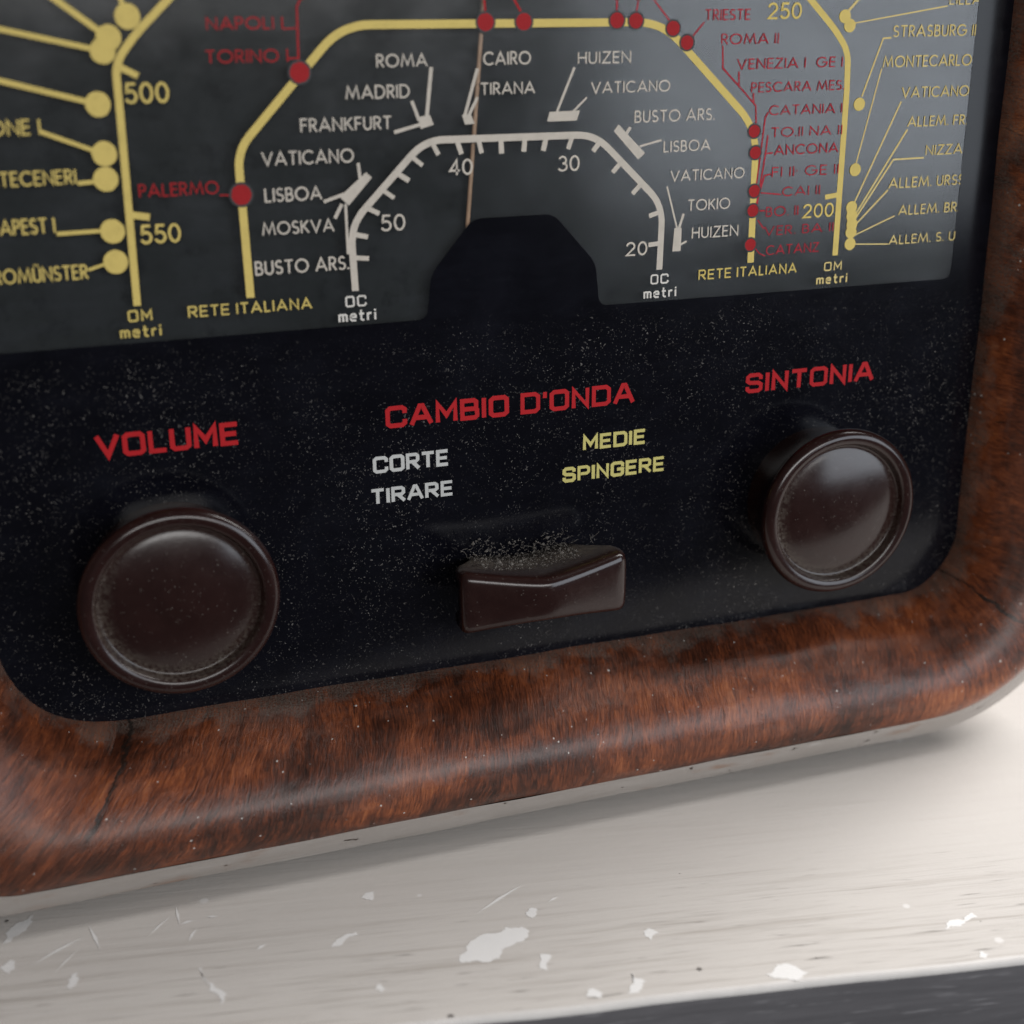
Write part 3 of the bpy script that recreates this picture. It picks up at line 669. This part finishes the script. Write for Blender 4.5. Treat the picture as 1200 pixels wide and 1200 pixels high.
NAMES = {'r': 'red', 'rr': 'thin red', 'y': 'yellow', 'yp': 'yellow', 'yr': 'pale yellow', 'w': 'cream', 'wp': 'white', 'R': 'red', 'W': 'white', 'Y': 'yellow'}
FULL = {'NE I': ('ATHLONE I', 2.05), 'TECENERI': ('MONTECENERI', 0.42), 'APEST I': ('BUDAPEST I', 0.30), 'OM\u00dcNSTER': ('BEROM\u00dcNSTER', 0.36)}
for s, c, x0, x1, z, h, st in DIAL_TEXT:
    if s in FULL: x0 -= {'NE I': 0.93, 'TECENERI': 0.62, 'APEST I': 0.30, 'OM\u00dcNSTER': 0.27}[s]; s = FULL[s][0]
    lettering(s, x0, x1, z, h, st, Y_TEXT, M[c], glass, NAMES[c]+' lettering reading '+s)
for s, c, x0, x1, z, h, st in PANEL_TEXT:
    lettering(s, x0, x1, z, h, st, Y_PTEXT, M[c], front, NAMES[c]+' lettering reading '+s)
for i, (c, wd, pts) in enumerate(DIAL_LINES):
    V, F = [], []; ribbon(V, F, pts, wd*(1.0 if c in ('w', 'y') else 0.95), Y_LINE-0.0008-0.0004*(i % 9), jit=0.003)
    tick = c == 'w' and wd > 0.08 or (c == 'y' and len(pts) == 2 and abs(pts[0][0]) > 6.9 and wd > 0.1 and pts[0][1] < 3.5)
    mesh_obj('scale_tick' if tick else 'leader_line', V, F, M[c], glass)
def scale(pts, wd, mat, rad, label):
    V, F = [], []; ribbon(V, F, rounded(pts, rad, 8), wd, Y_LINE, jit=0.002)
    mesh_obj('scale_line', V, F, mat, glass)['label'] = label
scale([(-7.35, -0.88), (-7.31, 2.7), (-7.31, 3.33), (-6.95, 3.78), (-4.4, 6.15), (4.4, 6.15), (6.98, 3.70), (7.32, 3.28), (7.36, 2.6), (7.36, -0.89)], 0.135, M['y'], 0.5, 'outer yellow octagonal wavelength line')
scale([(-5.27, -0.88), (-5.30, 0.99), (-5.31, 1.78), (-3.28, 3.915), (3.10, 3.89), (5.29, 1.80), (5.31, -0.91)], 0.15, M['y'], 0.55, 'inner yellow octagonal wavelength line')
scale([(-3.25, -0.90), (-3.28, 0.32), (-1.78, 1.83), (1.72, 1.81), (3.22, 0.36), (3.19, -0.92)], 0.135, M['w'], 0.40, 'cream octagonal short wave line')
for q in BLOCKS:
    V = [(a, Y_LINE-0.0042, b) for a, b in q]; mesh_obj('station_block', V, [(0, 1, 2, 3)], M['w'], glass)
for i, (x, z) in enumerate(RED):
    r = 0.185 + (0.128-0.185)*(x+5.3)/10.6; rx = (0.185-0.05*(x+5.3)/10.6)
    V, F = [], []; disc(V, F, x, z, r*1.24, Y_GAP-0.0005*(i % 3), 30); mesh_obj('dot_gap', V, F, M['gap'], glass)
    V, F = [], []; disc(V, F, x, z, r, Y_DOT-0.0005*(i % 3), 30, 0.03); mesh_obj('station_dot', V, F, M['r'], glass)['label'] = 'red station dot'
for i, (x, z) in enumerate(YEL):
    V, F = [], []; disc(V, F, x, z, 0.217 if x < 0 else 0.135, Y_DOT-0.0007*(i % 4), 30, 0.02); mesh_obj('station_dot', V, F, M['y'], glass)['label'] = 'yellow station dot'

# ------------------------------------------------------------------ knobs
KPROF = [(0.0, -1.335), (0.25, -1.332), (0.5, -1.318), (0.8, -1.285), (1.1, -1.235), (1.32, -1.185), (1.44, -1.150), (1.50, -1.150), (1.535, -1.175), (1.555, -1.23),
         (1.575, -1.295), (1.61, -1.335), (1.66, -1.355), (1.73, -1.365), (1.80, -1.345), (1.86, -1.295), (1.895, -1.225), (1.90, -1.15), (1.885, -1.08), (1.845, -1.02),
         (1.77, -0.98), (1.70, -0.9), (1.64, -0.5), (1.62, 0.03)]
def knob(x, z, label):
    V, F = [], []; n = 96; P = smooth_profile(KPROF[1:], 3)
    for r, y in P:
        for i in range(n): V.append((r*math.cos(2*math.pi*i/n), y, r*math.sin(2*math.pi*i/n)))
    for k in range(len(P)-1):
        for i in range(n): F.append((k*n+i, k*n+(i+1) % n, (k+1)*n+(i+1) % n, (k+1)*n+i))
    c = len(V); V.append((0, KPROF[0][1], 0))
    for i in range(n): F.append((c, (i+1) % n, i))
    o = mesh_obj('knob', V, F, M['knob'], radio, True, loc=(x, 0, z)); fix_normals(o); o['label'] = label
knob(-7.19, -6.40, 'round brown bakelite volume knob'); knob(7.16, -6.40, 'round brown bakelite tuning knob with dusty groove')

# ------------------------------------------------------------------ wave-change lever: a waisted block with a ridge down its front
def lever_h(x): t = min(1, math.sqrt((x/1.7)**2+0.012)); return 0.46+0.225*t**1.25
def lever():
    V, F = [], []; R_ = 0.19
    xs = [(-1.76, R_), (-1.752, .105), (-1.73, .062), (-1.69, .025), (-1.62, 0.004)]+[(-1.5+0.125*i, 0) for i in range(25)]+[(1.62, 0.004), (1.70, .025), (1.745, .062), (1.772, .105), (1.78, R_)]
    rows = [(0.0, 0.60, 0.62), (0.30, 0.74, 0.76), (0.62, 0.96, 0.95), (0.80, 1.0, 1.0)]      # depth fraction, width and height factors
    for x, ins in xs:
        t = min(1, math.sqrt((x/1.7)**2+0.010)); hh = lever_h(x)-ins; yf = -1.99+0.40*t+ins; zc = -7.17
        top = [(yf*fd, x*fx, hh*fz) for fd, fx, fz in rows]
        for i in range(6):
            a = math.radians(90-90*i/5); rr_ = min(R_, hh*0.5); top.append((yf+rr_-rr_*math.cos(a), x, hh-rr_+rr_*math.sin(a)))
        top += [(yf-0.01, x, hh*0.35)]
        for y, xx, h in top: V.append((xx*(1.06 if xx > 0 else 1)+0.04, y, zc+h))
        for y, xx, h in top[::-1]: V.append((xx*(1.06 if xx > 0 else 1)+0.04, y, zc-h))
    n = len(xs); m_ = len(V)//n
    for i in range(n-1):
        a, b = m_*i, m_*(i+1)
        for k in range(m_): F.append((a+k, b+k, b+(k+1) % m_, a+(k+1) % m_))
    F += [tuple(range(m_)), tuple(m_*(n-1)+k for k in range(m_))[::-1]]
    o = mesh_obj('lever', V, F, M['lever'], radio, True); fix_normals(o); o['label'] = 'waisted brown bakelite wave change lever with dust on top'
    return o
lv = lever()
V, F = [], []; rnd = random.Random(3)
def fibre(x, y, z, L, r, up):
    p = Vector((x, y, z)); d = Vector((rnd.uniform(-1, 1), rnd.uniform(-.6, .2), rnd.uniform(-.1, up))).normalized(); pts = [tuple(p)]
    for _ in range(7):
        d = (d+Vector((rnd.uniform(-.7, .7), rnd.uniform(-.6, .4), rnd.uniform(-.7, .6)))).normalized(); p = p+d*L/7; pts.append(tuple(p))
    tube(V, F, pts, r, 4)
for i in range(46):
    x = rnd.choice([rnd.gauss(-1.0, .3), rnd.gauss(0.1, .55), rnd.gauss(1.1, .35)]); t = min(1, abs(x)/1.7)
    fibre(x, rnd.uniform(-.30, -.08), -7.17+0.62*lever_h(x)+rnd.uniform(0.0, 0.35), rnd.uniform(.08, .42), rnd.uniform(.003, .006), 0.25)
for i in range(800):          # crumbs
    x = rnd.uniform(-1.1, 1.1); r = rnd.uniform(.006, .020)*(2.3 if rnd.random() < .10 else 1); y = -rnd.random()**1.7*1.2-0.08; q_ = min(1, 0.62+0.4*(-y-0.05)/1.1)
    c = Vector((x, y, -7.17+lever_h(x/q_)*q_-0.01+r*.5+(rnd.random()**2.2*0.42 if y > -.32 else 0))); b = len(V)
    for q in ((1, 0, 0), (-1, 0, 0), (0, 1, 0), (0, -1, 0), (0, 0, 1), (0, 0, -1)): V.append(tuple(c+Vector(q)*r*rnd.uniform(.5, 1.3)))
    for q in ((0, 2, 4), (2, 1, 4), (1, 3, 4), (3, 0, 4), (2, 0, 5), (1, 2, 5), (3, 1, 5), (0, 3, 5)): F.append(tuple(b+k for k in q))
d_ = mesh_obj('lint', V, F, M['lint'], lv); d_['label'] = 'grey dust and lint caught above the lever'; d_['kind'] = 'stuff'

# ------------------------------------------------------------------ the board the radio stands on
ANG = math.atan2(-9.01+6.95, 6.83+4.16); ORG = Vector((-0.24, -7.70)); ax = Vector((math.cos(ANG), math.sin(ANG))); ay = Vector((-ax.y, ax.x))
def tw(a, b): p = ORG+ax*a+ay*b; return p.x, p.y
def board():
    V, F, UV, mi = [], [], [], []
    prof = [(60, -4.2), (0.16, -4.2), (0.03, -3.9), (0.0, -0.13), (0.008, -0.09), (0.03, -0.042), (0.06, -0.013), (0.11, 0.0), (5, 0), (20, 0), (60, 0)]
    As = [-50+i*1.0 for i in range(126)]
    for a in As:
        for i, (b, z) in enumerate(prof):
            w_ = 0.02*math.sin(a*0.7)+0.014*math.sin(a*1.9+1)+random.uniform(-.006, .006) if 2 < i < 8 else 0
            x, y = tw(a, b+w_); V.append((x, y, TABLE_Z+z)); UV.append((a, b if i > 6 else b+z))
    m_ = len(prof)
    for k in range(len(As)-1):
        for i in range(m_-1):
            a = k*m_+i; F.append((a, a+m_, a+m_+1, a+1)); mi.append(1 if i < 3 else (2 if i < 7 else 0))
    F.append(tuple(range(m_))); F.append(tuple((len(As)-1)*m_+i for i in range(m_))[::-1]); mi += [1, 1]
    k0, k1 = 0, (len(As)-1)*m_; F.append((k0, k0+m_-1, k1+m_-1, k1)); mi.append(1)
    rn = random.Random(5)
    def flake(poly, z, amp=0.20, lv=4):
        pts = [Vector(p) for p in poly]
        for _ in range(lv):                  # ragged broken outline by midpoint displacement
            out = []
            for i, p in enumerate(pts):
                q = pts[(i+1) % len(pts)]; d = q-p; nn = Vector((-d.y, d.x))
                out += [p, (p+q)/2+nn*rn.uniform(-amp, amp)]
            pts = out
        b = len(V)
        for p in pts: V.append((p.x, p.y, z)); UV.append((p.x, p.y))
        F.append(tuple(range(b, b+len(pts)))); mi.append(3)
    for i, f in enumerate(FLAKES): flake(f, TABLE_Z+0.004+0.0005*(i % 4))
    for i, s in enumerate(SCR):
        for p, q in zip(s, s[1:]):
            d = Vector(q)-Vector(p); n_ = Vector((-d.y, d.x)).normalized(); wd = rn.uniform(.025, .05)
            mid = (Vector(p)+Vector(q))/2
            flake([p, tuple(mid+n_*wd), q, tuple(mid-n_*wd*.6)], TABLE_Z+0.007+0.0005*(i % 4), 0.02, 3)
    o = mesh_obj('wooden_board', V, F, [M['table'], M['tfront'], M['lip'], M['flake']], None, False, UV)
    for p, q in zip(o.data.polygons, mi): p.material_index = q; p.use_smooth = q in (1, 2)
    bm = bmesh.new(); bm.from_mesh(o.data); bmesh.ops.recalc_face_normals(bm, faces=bm.faces); bm.to_mesh(o.data); bm.free()
    o['label'] = 'whitewashed wooden board with chipped white paint flecks and grey front edge, under the radio'; o['category'] = 'board'
board()
